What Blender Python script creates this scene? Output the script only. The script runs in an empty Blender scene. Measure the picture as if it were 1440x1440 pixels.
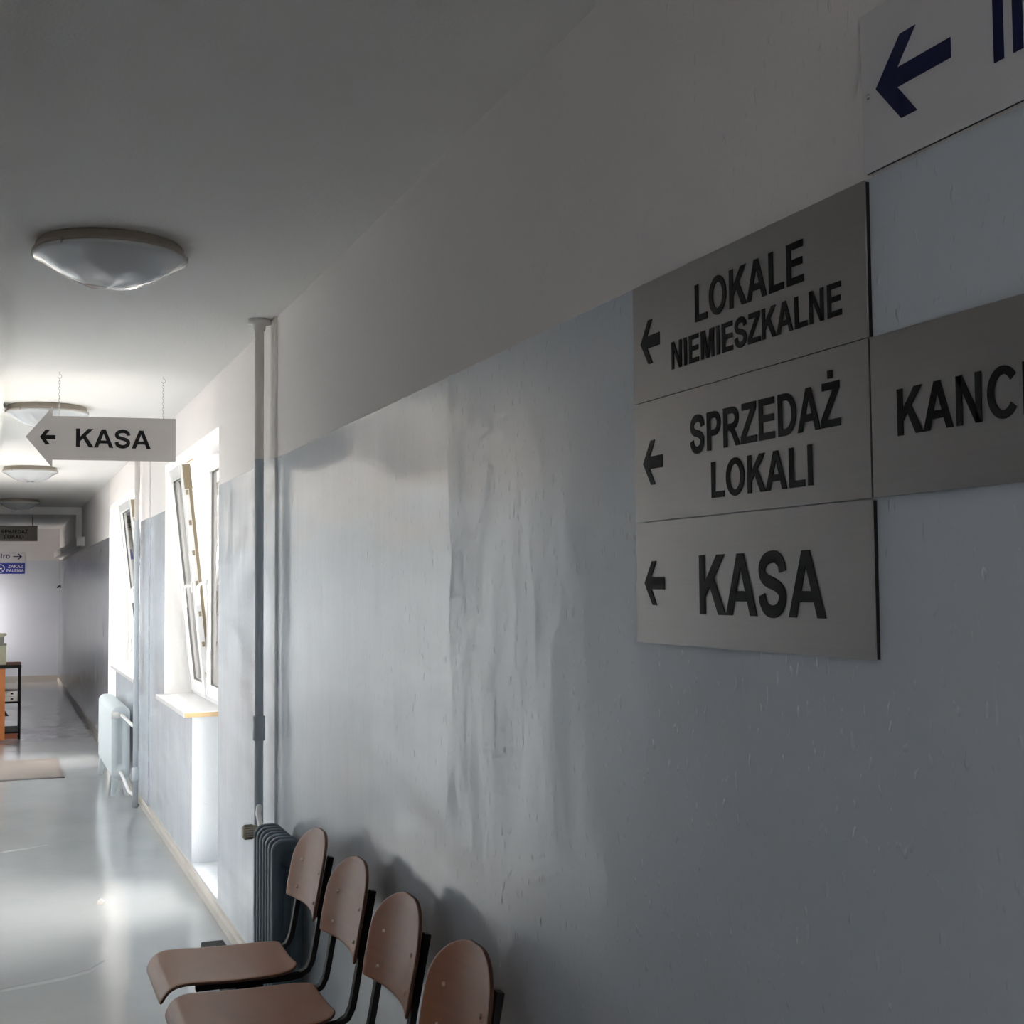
import bpy, bmesh, math, random
from mathutils import Vector, Matrix
random.seed(4)
S = bpy.context.scene
COL = S.collection
PI = math.pi

# ------------------------------------------------------------------ camera
# world: right wall is the plane X=0, corridor runs along +Y, floor Z=0
cd = bpy.data.cameras.new('camera'); cam = bpy.data.objects.new('camera', cd); COL.objects.link(cam)
cd.sensor_width = 36.0; cd.lens = 36.0 * 1850 / 1440; cd.clip_start = 0.05; cd.clip_end = 200
yaw, pitch, roll = math.radians(21.37), math.radians(3.2), math.radians(-0.52)
fw = Vector((math.sin(yaw)*math.cos(pitch), math.cos(yaw)*math.cos(pitch), math.sin(pitch)))
r0 = Vector((math.cos(yaw), -math.sin(yaw), 0)); u0 = r0.cross(fw)
rt = math.cos(roll)*r0 + math.sin(roll)*u0; up = -math.sin(roll)*r0 + math.cos(roll)*u0
mw = Matrix((rt, up, -fw)).transposed().to_4x4(); mw.translation = Vector((-1.02, 0, 1.6))
cam.matrix_world = mw
S.camera = cam
# ------------------------------------------------------------------ sky and exposure
S.view_settings.view_transform = 'Standard'; S.view_settings.look = 'None'; S.view_settings.gamma = 1
S.view_settings.use_curve_mapping = False
S.view_settings.exposure = 1.5
w = bpy.data.worlds.new('overcast_sky'); S.world = w; w.use_nodes = True
bg = w.node_tree.nodes['Background']; bg.inputs[0].default_value = (1.0, 0.918, 0.848, 1); bg.inputs[1].default_value = 9.6
S.cycles.max_bounces = 10; S.cycles.diffuse_bounces = 8; S.cycles.glossy_bounces = 4
S.cycles.caustics_reflective = True; S.cycles.sample_clamp_indirect = 12
S.cycles.use_denoising = True

# ------------------------------------------------------------------ main dimensions
H = 2.67            # ceiling
PL = 2.11           # paint line
WL = -1.52          # left wall
Y0, Y1 = -6.5, 24.5 # corridor ends
W1 = (6.60, 8.85); W2 = (10.45, 13.46)
N1, N2 = (6.60, 7.52), (12.58, 13.46)   # glazed doors beside the windows
WZ0, WZ1 = 0.915, 2.41
LW = (23.85, 24.35)   # added unseen window in the far lobby's left wall, lights the end wall
LZ = (0.6, 1.9)
SW = (-3.4, -2.3, 0.85, 2.05)  # added unseen window in the left wall behind the viewer, for fill light
BW = (-1.2, -0.3, 0.9, 2.1)  # added unseen window in the back wall behind the viewer, for fill light

def portal(x, y0, y1, z0, z1, sign):
    l = bpy.data.lights.new('window_portal', 'AREA'); l.shape = 'RECTANGLE'; l.size = y1-y0; l.size_y = z1-z0
    l.cycles.is_portal = True
    o = bpy.data.objects.new('window_portal', l); COL.objects.link(o)
    o.location = (x, (y0+y1)/2, (z0+z1)/2)
    # light shines along local -Z ; local x along world Y, local y along world Z
    if sign < 0: o.rotation_euler = Matrix(((0,0,1),(1,0,0),(0,1,0))).to_euler()      # -Z -> -X
    else: o.rotation_euler = Matrix(((0,0,-1),(-1,0,0),(0,1,0))).to_euler()           # -Z -> +X
portal(0.42, N1[1], W1[1], WZ0, WZ1, -1); portal(0.42, W2[0], N2[0], WZ0, WZ1, -1)
portal(0.42, N1[0], N1[1], 0.08, WZ1, -1); portal(0.42, N2[0], N2[1], 0.08, WZ1, -1); portal(WL-0.42, SW[0], SW[1], SW[2], SW[3], 1)
portal(WL-0.42, LW[0], LW[1], LZ[0], LZ[1], 1)
l = bpy.data.lights.new('window_portal', 'AREA'); l.shape = 'RECTANGLE'; l.size = BW[1]-BW[0]; l.size_y = BW[3]-BW[2]; l.cycles.is_portal = True
o = bpy.data.objects.new('window_portal', l); COL.objects.link(o); o.location = ((BW[0]+BW[1])/2, Y0-0.2, (BW[2]+BW[3])/2); o.rotation_euler = (PI/2, 0, 0)
o.rotation_euler = Matrix(((-1,0,0),(0,0,-1),(0,-1,0))).to_euler()  # -Z -> +Y

# ------------------------------------------------------------------ materials
MAT = {}
def mat(name, col, rough=0.5, metal=0.0, spec=0.5, bump=None, coat=0.0, var=None):
    m = bpy.data.materials.new(name); m.use_nodes = True; nt = m.node_tree; p = nt.nodes['Principled BSDF']
    p.inputs['Base Color'].default_value = (*col, 1); p.inputs['Roughness'].default_value = rough
    p.inputs['Metallic'].default_value = metal; p.inputs['Specular IOR Level'].default_value = spec
    p.inputs['Coat Weight'].default_value = coat
    tc = nt.nodes.new('ShaderNodeTexCoord')
    if var:   # (scale, amount) colour variation
        n = nt.nodes.new('ShaderNodeTexNoise'); n.inputs['Scale'].default_value = var[0]; n.inputs['Detail'].default_value = 4
        mp = nt.nodes.new('ShaderNodeMapping'); mp.inputs['Scale'].default_value = var[2] if len(var) > 2 else (1,1,1)
        nt.links.new(tc.outputs['Object'], mp.inputs[0]); nt.links.new(mp.outputs[0], n.inputs['Vector'])
        mx = nt.nodes.new('ShaderNodeMix'); mx.data_type = 'RGBA'
        a = tuple(min(1, c*(1-var[1])) for c in col); b = tuple(min(1, c*(1+var[1])) for c in col)
        mx.inputs[6].default_value = (*a, 1); mx.inputs[7].default_value = (*b, 1)
        nt.links.new(n.outputs['Fac'], mx.inputs[0]); nt.links.new(mx.outputs[2], p.inputs['Base Color'])
    if bump:  # (scale, strength, distance)
        n = nt.nodes.new('ShaderNodeTexNoise'); n.inputs['Scale'].default_value = bump[0]; n.inputs['Detail'].default_value = 3
        nt.links.new(tc.outputs['Object'], n.inputs['Vector'])
        b = nt.nodes.new('ShaderNodeBump'); b.inputs['Strength'].default_value = bump[1]; b.inputs['Distance'].default_value = bump[2]
        nt.links.new(n.outputs['Fac'], b.inputs['Height']); nt.links.new(b.outputs[0], p.inputs['Normal'])
    MAT[name] = m; return m

JOINT = (2.60, 3.145)
def wall_material(name, lower, upper, gloss=0.22):
    """two-tone wall: gloss oil paint up to the paint line, matt rough emulsion above"""
    m = bpy.data.materials.new(name); m.use_nodes = True; nt = m.node_tree; N = nt.nodes; L = nt.links
    p = N['Principled BSDF']
    g = N.new('ShaderNodeNewGeometry'); sx = N.new('ShaderNodeSeparateXYZ'); L.new(g.outputs['Position'], sx.inputs[0])
    nz = N.new('ShaderNodeTexNoise'); nz.inputs['Scale'].default_value = 18; nz.inputs['Detail'].default_value = 5; L.new(g.outputs['Position'], nz.inputs['Vector'])
    ad = N.new('ShaderNodeMath'); ad.operation = 'MULTIPLY_ADD'; ad.inputs[1].default_value = 0.008; L.new(nz.outputs['Fac'], ad.inputs[0]); L.new(sx.outputs['Z'], ad.inputs[2])
    gt = N.new('ShaderNodeMath'); gt.operation = 'GREATER_THAN'; gt.inputs[1].default_value = PL+0.004; L.new(ad.outputs[0], gt.inputs[0])
    mx = N.new('ShaderNodeMix'); mx.data_type = 'RGBA'; mx.inputs[6].default_value = (*lower, 1); mx.inputs[7].default_value = (*upper, 1)
    L.new(gt.outputs[0], mx.inputs[0]); L.new(mx.outputs[2], p.inputs['Base Color'])
    mr = N.new('ShaderNodeMix'); mr.data_type = 'FLOAT'; mr.inputs[2].default_value = gloss; mr.inputs[3].default_value = 0.85
    L.new(gt.outputs[0], mr.inputs[0]); L.new(mr.outputs[0], p.inputs['Roughness'])
    # relief : slow waviness + vertical runs + fine plaster grain
    def noise(scale, vec, det=2):
        mp = N.new('ShaderNodeMapping'); mp.inputs['Scale'].default_value = vec; L.new(g.outputs['Position'], mp.inputs[0])
        n = N.new('ShaderNodeTexNoise'); n.inputs['Scale'].default_value = scale; n.inputs['Detail'].default_value = det
        L.new(mp.outputs[0], n.inputs['Vector']); return n.outputs['Fac']
    def bump(h, st, d, prev=None):
        b = N.new('ShaderNodeBump'); b.inputs['Strength'].default_value = st; b.inputs['Distance'].default_value = d
        L.new(h, b.inputs['Height'])
        if prev: L.new(prev, b.inputs['Normal'])
        return b.outputs[0]
    b1 = bump(noise(1.0, (1.8, 1.8, 1.2), 2), 1.0, 0.012)
    # an old plaster joint, a few millimetres proud, with uneven patches beside it
    jn = N.new('ShaderNodeMath'); jn.operation = 'MULTIPLY_ADD'; jn.inputs[1].default_value = 0.22; L.new(noise(1.0, (3, 3, 3.2), 3), jn.inputs[0]); L.new(sx.outputs['Y'], jn.inputs[2])
    jr = N.new('ShaderNodeMapRange'); jr.inputs['From Min'].default_value = JOINT[0]; jr.inputs['From Max'].default_value = JOINT[1]; L.new(jn.outputs[0], jr.inputs['Value'])
    jp = N.new('ShaderNodeMath'); jp.operation = 'POWER'; jp.inputs[1].default_value = 2.2; L.new(jr.outputs[0], jp.inputs[0])
    ja = N.new('ShaderNodeMath'); ja.operation = 'MULTIPLY'; L.new(jp.outputs[0], ja.inputs[0])
    jm = N.new('ShaderNodeMapRange'); jm.interpolation_type = 'SMOOTHSTEP'; jm.inputs['From Min'].default_value = 0.3; jm.inputs['From Max'].default_value = 0.65; jm.inputs['To Min'].default_value = 0.35; L.new(noise(1.0, (0.6, 0.6, 2.6), 2), jm.inputs['Value']); L.new(jm.outputs[0], ja.inputs[1])
    b1 = bump(ja.outputs[0], 1.0, 0.014, b1)
    b2 = bump(noise(1.0, (14, 14, 3.5), 2), 1.0, 0.0010, b1)
    # sparse paint runs
    rn = noise(1.0, (80, 80, 34), 1)
    cr = N.new('ShaderNodeMapRange'); cr.inputs['From Min'].default_value = 0.66; cr.inputs['From Max'].default_value = 0.78; L.new(rn, cr.inputs['Value'])
    b3 = bump(cr.outputs[0], 0.8, 0.0015, b2)
    b4 = bump(noise(1.0, (160, 160, 160), 3), 0.35, 0.002, b3)
    # matt upper part keeps the grain, gloss part the runs
    mv = N.new('ShaderNodeMix'); mv.data_type = 'VECTOR'; L.new(gt.outputs[0], mv.inputs[0]); L.new(b3, mv.inputs[4]); L.new(b4, mv.inputs[5])
    L.new(mv.outputs[1], p.inputs['Normal'])
    MAT[name] = m; return m

wall_material('wall_paint', (0.615, 0.66, 0.71), (0.80, 0.765, 0.745), 0.19)
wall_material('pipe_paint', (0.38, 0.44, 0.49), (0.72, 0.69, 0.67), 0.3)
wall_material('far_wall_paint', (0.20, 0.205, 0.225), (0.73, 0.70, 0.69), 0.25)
wall_material('end_wall_paint', (0.66, 0.69, 0.76), (0.76, 0.74, 0.75), 0.35)
mat('ceiling_paint', (0.74, 0.73, 0.71), 0.9, bump=(120, 0.5, 0.004))
mat('white_paint', (0.80, 0.79, 0.78), 0.45)
mat('reveal_paint', (0.82, 0.81, 0.80), 0.6)
mat('frame_white', (0.86, 0.86, 0.87), 0.22)
mat('gasket', (0.06, 0.06, 0.06), 0.6)
mat('hardware', (0.30, 0.25, 0.17), 0.4, 0.6)
mat('sill_wood', (0.52, 0.38, 0.21), 0.6, var=(30, 0.12))
mat('baseboard_paint', (0.54, 0.50, 0.455), 0.5, var=(6, 0.08))
mat('steel', (0.36, 0.345, 0.335), 0.38, 0.85, var=(4, 0.05, (60, 1, 60)))
mat('sign_grey', (0.50, 0.475, 0.465), 0.45, 0.2)
mat('sign_taupe', (0.58, 0.53, 0.48), 0.5)
mat('sign_white', (0.66, 0.645, 0.66), 0.4)
mat('sign_edge_shade', (0.008, 0.008, 0.009), 0.6, spec=0.2)  # near black, colours in the shadow gap around the sign plates
mat('letter_black', (0.010, 0.010, 0.011), 0.6, spec=0.2)
mat('letter_navy', (0.006, 0.009, 0.06), 0.5, spec=0.3)
mat('sign_blue', (0.03, 0.05, 0.36), 0.4)
mat('letter_white', (0.8, 0.8, 0.85), 0.5)
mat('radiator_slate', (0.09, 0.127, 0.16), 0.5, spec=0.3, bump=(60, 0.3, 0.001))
mat('radiator_pale', (0.64, 0.70, 0.73), 0.35, bump=(60, 0.3, 0.001))
mat('valve_beige', (0.52, 0.48, 0.38), 0.5)
mat('chrome', (0.6, 0.6, 0.6), 0.25, 1.0)
mat('plywood', (0.34, 0.135, 0.062), 0.38, spec=0.28, var=(5, 0.16, (3, 1, 14)))
mat('plywood_edge', (0.07, 0.03, 0.018), 0.6)
mat('black_metal', (0.006, 0.006, 0.007), 0.5, spec=0.2)
mat('rivet', (0.50, 0.36, 0.27), 0.35, 0.5)
mat('mat_pile', (0.20, 0.172, 0.16), 0.95, var=(220, 0.25), bump=(260, 0.6, 0.004))
mat('mat_border', (0.16, 0.14, 0.14), 0.8)
mat('orange_board', (0.62, 0.20, 0.045), 0.45, var=(3, 0.1, (12, 12, 1)))
mat('red_board', (0.28, 0.075, 0.03), 0.45, var=(3, 0.1, (12, 12, 1)))
mat('card_beige', (0.50, 0.49, 0.36), 0.7, var=(14, 0.12))
mat('card_grey', (0.27, 0.27, 0.22), 0.7)
mat('paper_white', (0.70, 0.66, 0.64), 0.7)
mat('trunk_white', (0.62, 0.60, 0.57), 0.5)
mat('lamp_rim', (0.27, 0.235, 0.20), 0.4)
mat('lamp_fixing', (0.2, 0.17, 0.15), 0.5)
mat('ground_asphalt', (0.38, 0.375, 0.36), 0.9, var=(0.6, 0.15))

# floor : glossy sheet flooring with slow waves
m = mat('floor_sheet', (0.40, 0.425, 0.435), 0.13, spec=0.6); nt = m.node_tree; p = nt.nodes['Principled BSDF']
g = nt.nodes.new('ShaderNodeNewGeometry')
def fl_noise(sc, vec, det):
    mp = nt.nodes.new('ShaderNodeMapping'); mp.inputs['Scale'].default_value = vec; nt.links.new(g.outputs['Position'], mp.inputs[0])
    n = nt.nodes.new('ShaderNodeTexNoise'); n.inputs['Scale'].default_value = sc; n.inputs['Detail'].default_value = det
    nt.links.new(mp.outputs[0], n.inputs['Vector']); return n.outputs['Fac']
b = nt.nodes.new('ShaderNodeBump'); b.inputs['Distance'].default_value = 0.012; b.inputs['Strength'].default_value = 1
nt.links.new(fl_noise(1, (1.6, 0.9, 1), 2), b.inputs['Height'])
b2 = nt.nodes.new('ShaderNodeBump'); b2.inputs['Distance'].default_value = 0.0008; b2.inputs['Strength'].default_value = 1
nt.links.new(fl_noise(1, (14, 9, 1), 3), b2.inputs['Height']); nt.links.new(b.outputs[0], b2.inputs['Normal']); nt.links.new(b2.outputs[0], p.inputs['Normal'])
mx = nt.nodes.new('ShaderNodeMix'); mx.data_type = 'RGBA'; mx.inputs[6].default_value = (0.36, 0.375, 0.39, 1); mx.inputs[7].default_value = (0.43, 0.445, 0.46, 1)
nt.links.new(fl_noise(1, (2, 2, 1), 5), mx.inputs[0]); nt.links.new(mx.outputs[2], p.inputs['Base Color'])

# window glass : mostly clear, a little mirror
m = bpy.data.materials.new('window_glass'); m.use_nodes = True; nt = m.node_tree; nt.nodes.remove(nt.nodes['Principled BSDF'])
tr = nt.nodes.new('ShaderNodeBsdfTransparent'); tr.inputs[0].default_value = (0.94, 0.96, 0.96, 1)
gl = nt.nodes.new('ShaderNodeBsdfGlossy'); gl.inputs['Roughness'].default_value = 0.02
fr = nt.nodes.new('ShaderNodeFresnel'); fr.inputs['IOR'].default_value = 1.4
ms = nt.nodes.new('ShaderNodeMixShader'); nt.links.new(fr.outputs[0], ms.inputs[0]); nt.links.new(tr.outputs[0], ms.inputs[1]); nt.links.new(gl.outputs[0], ms.inputs[2])
nt.links.new(ms.outputs[0], nt.nodes['Material Output'].inputs[0]); MAT['window_glass'] = m
# pressed glass lamp bowl
m = mat('lamp_glass', (0.60, 0.62, 0.64), 0.06, spec=0.8, coat=0.8); m.node_tree.nodes['Principled BSDF'].inputs['Transmission Weight'].default_value = 0.25

# ------------------------------------------------------------------ mesh helpers
def box(bm, x0, x1, y0, y1, z0, z1, mi=0):
    v = [bm.verts.new((x, y, z)) for z in (z0, z1) for y in (y0, y1) for x in (x0, x1)]
    fs = [(0,2,3,1),(4,5,7,6),(0,1,5,4),(2,6,7,3),(0,4,6,2),(1,3,7,5)]
    for f in fs: bm.faces.new([v[i] for i in f]).material_index = mi
    return v
def ring_frame(a, t):
    """two vectors perpendicular to t"""
    t = t.normalized(); h = Vector((0,0,1)) if abs(t.z) < 0.9 else Vector((1,0,0))
    u = t.cross(h).normalized(); return u, t.cross(u).normalized()
def tube(bm, pts, r, n=12, cap=True, mi=0):
    pts = [Vector(p) for p in pts]; rings = []; u = None
    for i, p in enumerate(pts):
        t = (pts[min(i+1, len(pts)-1)] - pts[max(i-1, 0)]).normalized()
        if u is None: u, v = ring_frame(p, t)
        else:
            u = (u - t*u.dot(t)).normalized(); v = t.cross(u)
        rr = r[i] if isinstance(r, (list, tuple)) else r
        rings.append([bm.verts.new(p + rr*(math.cos(2*PI*k/n)*u + math.sin(2*PI*k/n)*v)) for k in range(n)])
    for a, b in zip(rings, rings[1:]):
        for k in range(n):
            f = bm.faces.new((a[k], a[(k+1)%n], b[(k+1)%n], b[k])); f.smooth = True; f.material_index = mi
    if cap:
        bm.faces.new(rings[0][::-1]).material_index = mi; bm.faces.new(rings[-1]).material_index = mi
def lathe(bm, prof, n=48, mi=0):
    """profile (r,z) about Z"""
    rings = [[bm.verts.new((r*math.cos(2*PI*k/n), r*math.sin(2*PI*k/n), z)) for k in range(n)] if r > 1e-6 else [bm.verts.new((0,0,z))] for r, z in prof]
    for a, b in zip(rings, rings[1:]):
        for k in range(n):
            k2 = (k+1) % n
            if len(a) == 1: f = bm.faces.new((a[0], b[k2], b[k]))
            elif len(b) == 1: f = bm.faces.new((a[k], a[k2], b[0]))
            else: f = bm.faces.new((a[k], a[k2], b[k2], b[k]))
            f.smooth = True; f.material_index = mi
def prism(bm, poly, fn, d0, d1):
    """polygon (u,v) extruded between depths d0,d1; fn(u,v,d)->xyz"""
    a = [bm.verts.new(fn(u, v, d0)) for u, v in poly]; b = [bm.verts.new(fn(u, v, d1)) for u, v in poly]
    bm.faces.new(a); bm.faces.new(b[::-1])
    for i in range(len(poly)):
        j = (i+1) % len(poly); bm.faces.new((a[i], b[i], b[j], a[j]))
def obj(name, bm, m, parent=None, fix=True, bevel=0.0):
    if fix: bmesh.ops.recalc_face_normals(bm, faces=bm.faces)
    me = bpy.data.meshes.new(name); bm.to_mesh(me); bm.free()
    for k in (m if isinstance(m, (list, tuple)) else [m]): me.materials.append(MAT[k])
    o = bpy.data.objects.new(name, me); COL.objects.link(o)
    if parent: o.parent = parent; o.matrix_parent_inverse = parent_inv(parent)
    if bevel:
        b = o.modifiers.new('bevel', 'BEVEL'); b.width = bevel; b.segments = 2; b.limit_method = 'ANGLE'
    return o
def world_of(p):
    mm = Matrix.Translation(p.location) @ p.rotation_euler.to_matrix().to_4x4()
    return world_of(p.parent) @ p.matrix_parent_inverse @ mm if p.parent else mm
def parent_inv(p): return world_of(p).inverted()
def bx(name, ext, m, parent=None, bevel=0.0):
    bm = bmesh.new(); box(bm, *ext); return obj(name, bm, m, parent, bevel=bevel)
def tag(o, label, cat, group=None, kind=None):
    o['label'] = label; o['category'] = cat
    if group: o['group'] = group
    if kind: o['kind'] = kind
    return o
def struct(o, label, cat): return tag(o, label, cat, kind='structure')
def thing(name, label, cat, loc, group=None, kind=None):
    o = bpy.data.objects.new(name, None); COL.objects.link(o); o.location = loc; o.empty_display_size = 0.1
    return tag(o, label, cat, group, kind)

# ------------------------------------------------------------------ structure
struct(bx('floor', (WL-0.1, 0.05, Y0, Y1, -0.1, 0), 'floor_sheet'), 'glossy grey sheet floor of the corridor', 'floor')
struct(bx('ceiling', (WL-0.1, 0.05, Y0, Y1, H, H+0.12), 'ceiling_paint'), 'white rough plaster ceiling of the corridor', 'ceiling')
TW = 0.42
bm = bmesh.new()
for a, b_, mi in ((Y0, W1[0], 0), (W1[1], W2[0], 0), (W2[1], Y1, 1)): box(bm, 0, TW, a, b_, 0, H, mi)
for a, b_ in (W1, W2): box(bm, 0, TW, a, b_, WZ1, H)
# parapets under the sills, low steps under the glazed doors
box(bm, 0, TW, N1[1], W1[1], 0, WZ0-0.03); box(bm, 0, TW, W2[0], N2[0], 0, WZ0-0.03)
for a, b_ in (N1, N2): box(bm, 0, TW, a, b_, 0, 0.08)
for a, b_ in ((5.13, 5.62), (9.72, 10.35)): box(bm, -0.010, 0, a, b_, 0, H)     # shallow pipe pilasters
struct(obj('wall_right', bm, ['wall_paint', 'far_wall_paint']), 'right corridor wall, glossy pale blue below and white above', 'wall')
bm = bmesh.new()
for a, b_ in ((Y0, SW[0]), (SW[1], LW[0]), (LW[1], Y1)): box(bm, WL-TW, WL, a, b_, 0, H)
box(bm, WL-TW, WL, SW[0], SW[1], 0, SW[2]); box(bm, WL-TW, WL, SW[0], SW[1], SW[3], H)
box(bm, WL-TW, WL, LW[0], LW[1], LZ[1], H); box(bm, WL-TW, WL, LW[0], LW[1], 0, LZ[0])
struct(obj('wall_left', bm, 'wall_paint'), 'left corridor wall, mostly outside the picture', 'wall')
struct(bx('wall_end', (WL-0.1, TW, Y1, Y1+0.2, 0, H), 'end_wall_paint'), 'pale wall closing the far end of the corridor', 'wall')
bm = bmesh.new(); box(bm, WL-0.1, BW[0], Y0-0.2, Y0, 0, H); box(bm, BW[1], TW, Y0-0.2, Y0, 0, H); box(bm, BW[0], BW[1], Y0-0.2, Y0, 0, BW[2]); box(bm, BW[0], BW[1], Y0-0.2, Y0, BW[3], H)
struct(obj('wall_back', bm, 'wall_paint'), 'wall closing the corridor behind the viewer', 'wall')
# dropped boxing along the left side of the ceiling
struct(bx('trim_1', (WL, -1.0, Y0, 10.25, H-0.05, H+0.01), 'ceiling_paint'), 'shallow plaster boxing along the left edge of the ceiling', 'boxing')

# baseboards
def baseboard(name, x_wall, sgn, y0, y1, label):
    bm = bmesh.new(); prof = [(0, 0), (0.018, 0), (0.018, 0.045), (0.012, 0.062), (0, 0.066)]
    prism(bm, prof, lambda u, v, d: (x_wall + sgn*u, d, v), y0, y1)
    struct(obj(name, bm, 'baseboard_paint'), label, 'baseboard')
baseboard('baseboard_right', 0, -1, Y0, Y1, 'cream baseboard along the foot of the right wall')
baseboard('baseboard_left', WL, 1, Y0, Y1, 'cream baseboard along the foot of the left wall')
bm = bmesh.new(); box(bm, WL+0.02, -0.0, Y1-0.018, Y1, 0, 0.11)
struct(obj('baseboard_end', bm, 'baseboard_paint'), 'beige baseboard under the far end wall', 'baseboard')

# door frame across the corridor
dr = thing('door_1', 'white door frame spanning the far part of the corridor', 'door frame', (-0.76, 18.05, 0), kind='structure')
bx('header', (WL, -0.0, 18.0, 18.12, H-0.10, H), 'white_paint', dr, 0.004)
bx('jamb', (-0.075, 0, 18.0, 18.12, 2.26, H-0.10), 'white_paint', dr, 0.004)
bx('jamb', (WL, WL+0.075, 18.0, 18.12, 0, H-0.10), 'white_paint', dr, 0.004)

struct(bx('ground', (-60, 60, -60, 85, -3.7, -3.6), 'ground_asphalt'), 'pale paving added outside, a storey below the windows, to cut light from below', 'ground')  # added ground plane, keeps sky light from shining up through the windows
# ------------------------------------------------------------------ windows
def sash(par, name, y0, y1, z0, z1, x, tilt=0.0, handle_y=None):
    """pvc sash hinged at its bottom inner edge; x = inner face"""
    s = bpy.data.objects.new(name, None); COL.objects.link(s); s.parent = par; s.matrix_parent_inverse = parent_inv(par)
    s.location = (x+0.06, 0, z0); s.rotation_euler = (0, -tilt, 0)
    def part(nm, bm, m, bev=0): 
        o = obj(nm, bm, m, None, bevel=bev); o.parent = s; return o
    D = 0.065; B = 0.075
    bm = bmesh.new(); zz = z1-z0
    box(bm, -D, 0, y0, y0+B, 0, zz); box(bm, -D, 0, y1-B, y1, 0, zz); box(bm, -D, 0, y0+B, y1-B, 0, B); box(bm, -D, 0, y0+B, y1-B, zz-B, zz)
    part('sash_frame', bm, 'frame_white', 0.006)
    bm = bmesh.new(); e = 0.005
    for a, b_, c_, d_ in ((y0+B, y0+B+e, B, zz-B), (y1-B-e, y1-B, B, zz-B), (y0+B, y1-B, B, B+e), (y0+B, y1-B, zz-B-e, zz-B)): box(bm, -0.046, -0.017, a, b_, c_, d_)
    part('gasket', bm, 'gasket')
    bm = bmesh.new(); box(bm, -0.04, -0.022, y0+B, y1-B, B, zz-B); part('pane', bm, 'window_glass')
    if tilt:
        bm = bmesh.new(); box(bm, -0.030, -0.012, y0-0.002, y0, 0.05, zz-0.02)
        for k in range(7): box(bm, -0.05, -0.035, y0-0.005, y0, 0.12+k*zz*0.13, 0.15+k*zz*0.13)
        box(bm, -0.055, -0.008, y0-0.006, y0, zz-0.16, zz-0.01)
        part('hardware_strip', bm, 'hardware')
        bm = bmesh.new(); tube(bm, [(-0.02, y0+0.1, zz+0.0), (0.03, y0+0.1, zz+0.03)], 0.008, 6); part('tilt_stay', bm, 'hardware')
    if handle_y is not None:
        hy = handle_y; hz = zz*0.47
        bm = bmesh.new(); box(bm, -D-0.010, -D, hy-0.016, hy+0.016, hz-0.035, hz+0.035)
        tube(bm, [(-D, hy, hz+0.01), (-D-0.04, hy, hz+0.01), (-D-0.055, hy, hz-0.005), (-D-0.055, hy, hz-0.12)], 0.011, 8)
        part('handle', bm, 'frame_white', 0.003)
    return s
def window(name, y0, y1, split, sill, label, tilted=True):
    par = thing(name, label, 'window', (0.2, (y0+y1)/2, WZ0), kind='structure')
    X = 0.187; F = 0.05
    bm = bmesh.new()
    box(bm, X, X+0.075, y0, y0+F, WZ0, WZ1); box(bm, X, X+0.075, y1-F, y1, WZ0, WZ1)
    box(bm, X, X+0.075, y0+F, y1-F, WZ0, WZ0+F); box(bm, X, X+0.075, y0+F, y1-F, WZ1-F, WZ1)
    box(bm, X, X+0.075, split-0.04, split+0.04, WZ0+F, WZ1-F)
    obj('window_frame', bm, 'frame_white', par, bevel=0.005)
    bx('reveal', (0.0005, X, y1-0.003 if y1 < 9 else y0, y1 if y1 < 9 else y0+0.003, WZ0, WZ1), 'reveal_paint', par); bx('head_reveal', (0.0005, X, y0, y1, WZ1-0.003, WZ1), 'reveal_paint', par)
    sash(par, 'sash', split+0.02, y1-F+0.02, WZ0+F-0.02, WZ1-F+0.02, X-0.015, math.radians(6.2), split+0.055)
    sash(par, 'sash', y0+F-0.02, split-0.02, WZ0+F-0.02, WZ1-F+0.02, X-0.015, 0, split-0.055)
    sl = bx('sill', (-0.05, X+0.01, sill[0], sill[1], WZ0-0.03, WZ0), 'frame_white', par, 0.004)
    bm = bmesh.new(); box(bm, -0.046, X, sill[0]-0.004, sill[0], WZ0-0.029, WZ0-0.004); obj('sill_end', bm, 'sill_wood', par)
    box_ = bmesh.new(); box(box_, X+0.08, TW+0.08, y0, y1, WZ0-0.05, WZ0-0.03); obj('outer_sill', box_, 'trunk_white', par)
window('window_1', N1[1], W1[1], 8.17, (7.5, 8.88), 'white plastic window with its far sash tilted open, nearest to the chairs')
window('window_2', W2[0], N2[0], 11.5, (W2[0]+0.01, 12.58), 'white plastic window above the far radiator')
def glazed_door(name, y0, y1, label):
    par = thing(name, label, 'glazed door', (0.2, (y0+y1)/2, 0.08), kind='structure')
    X = 0.187; B = 0.09; bm = bmesh.new()
    box(bm, X, X+0.07, y0, y0+B, 0.08, WZ1); box(bm, X, X+0.07, y1-B, y1, 0.08, WZ1); box(bm, X, X+0.07, y0+B, y1-B, 0.08, 0.08+B); box(bm, X, X+0.07, y0+B, y1-B, WZ1-B, WZ1)
    obj('door_frame', bm, 'frame_white', par, bevel=0.005)
    yr = y0 if y0 < 9 else y1-0.003; bx('reveal', (0.0005, X, yr, yr+0.003, 0.08, WZ1), 'reveal_paint', par); bx('head_reveal', (0.0005, X, y0, y1, WZ1-0.003, WZ1), 'reveal_paint', par)
    bx('pane', (X+0.025, X+0.045, y0+B, y1-B, 0.08+B, WZ1-B), 'window_glass', par)
    bm = bmesh.new(); tube(bm, [(X, y0+0.045, 1.15), (X-0.045, y0+0.045, 1.15), (X-0.055, y0+0.045, 1.13), (X-0.055, y0+0.045, 1.02)], 0.011, 8); obj('handle', bm, 'frame_white', par)
glazed_door('door_2', N1[0], N1[1], 'white glazed door in the low niche beside the nearer window')
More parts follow.
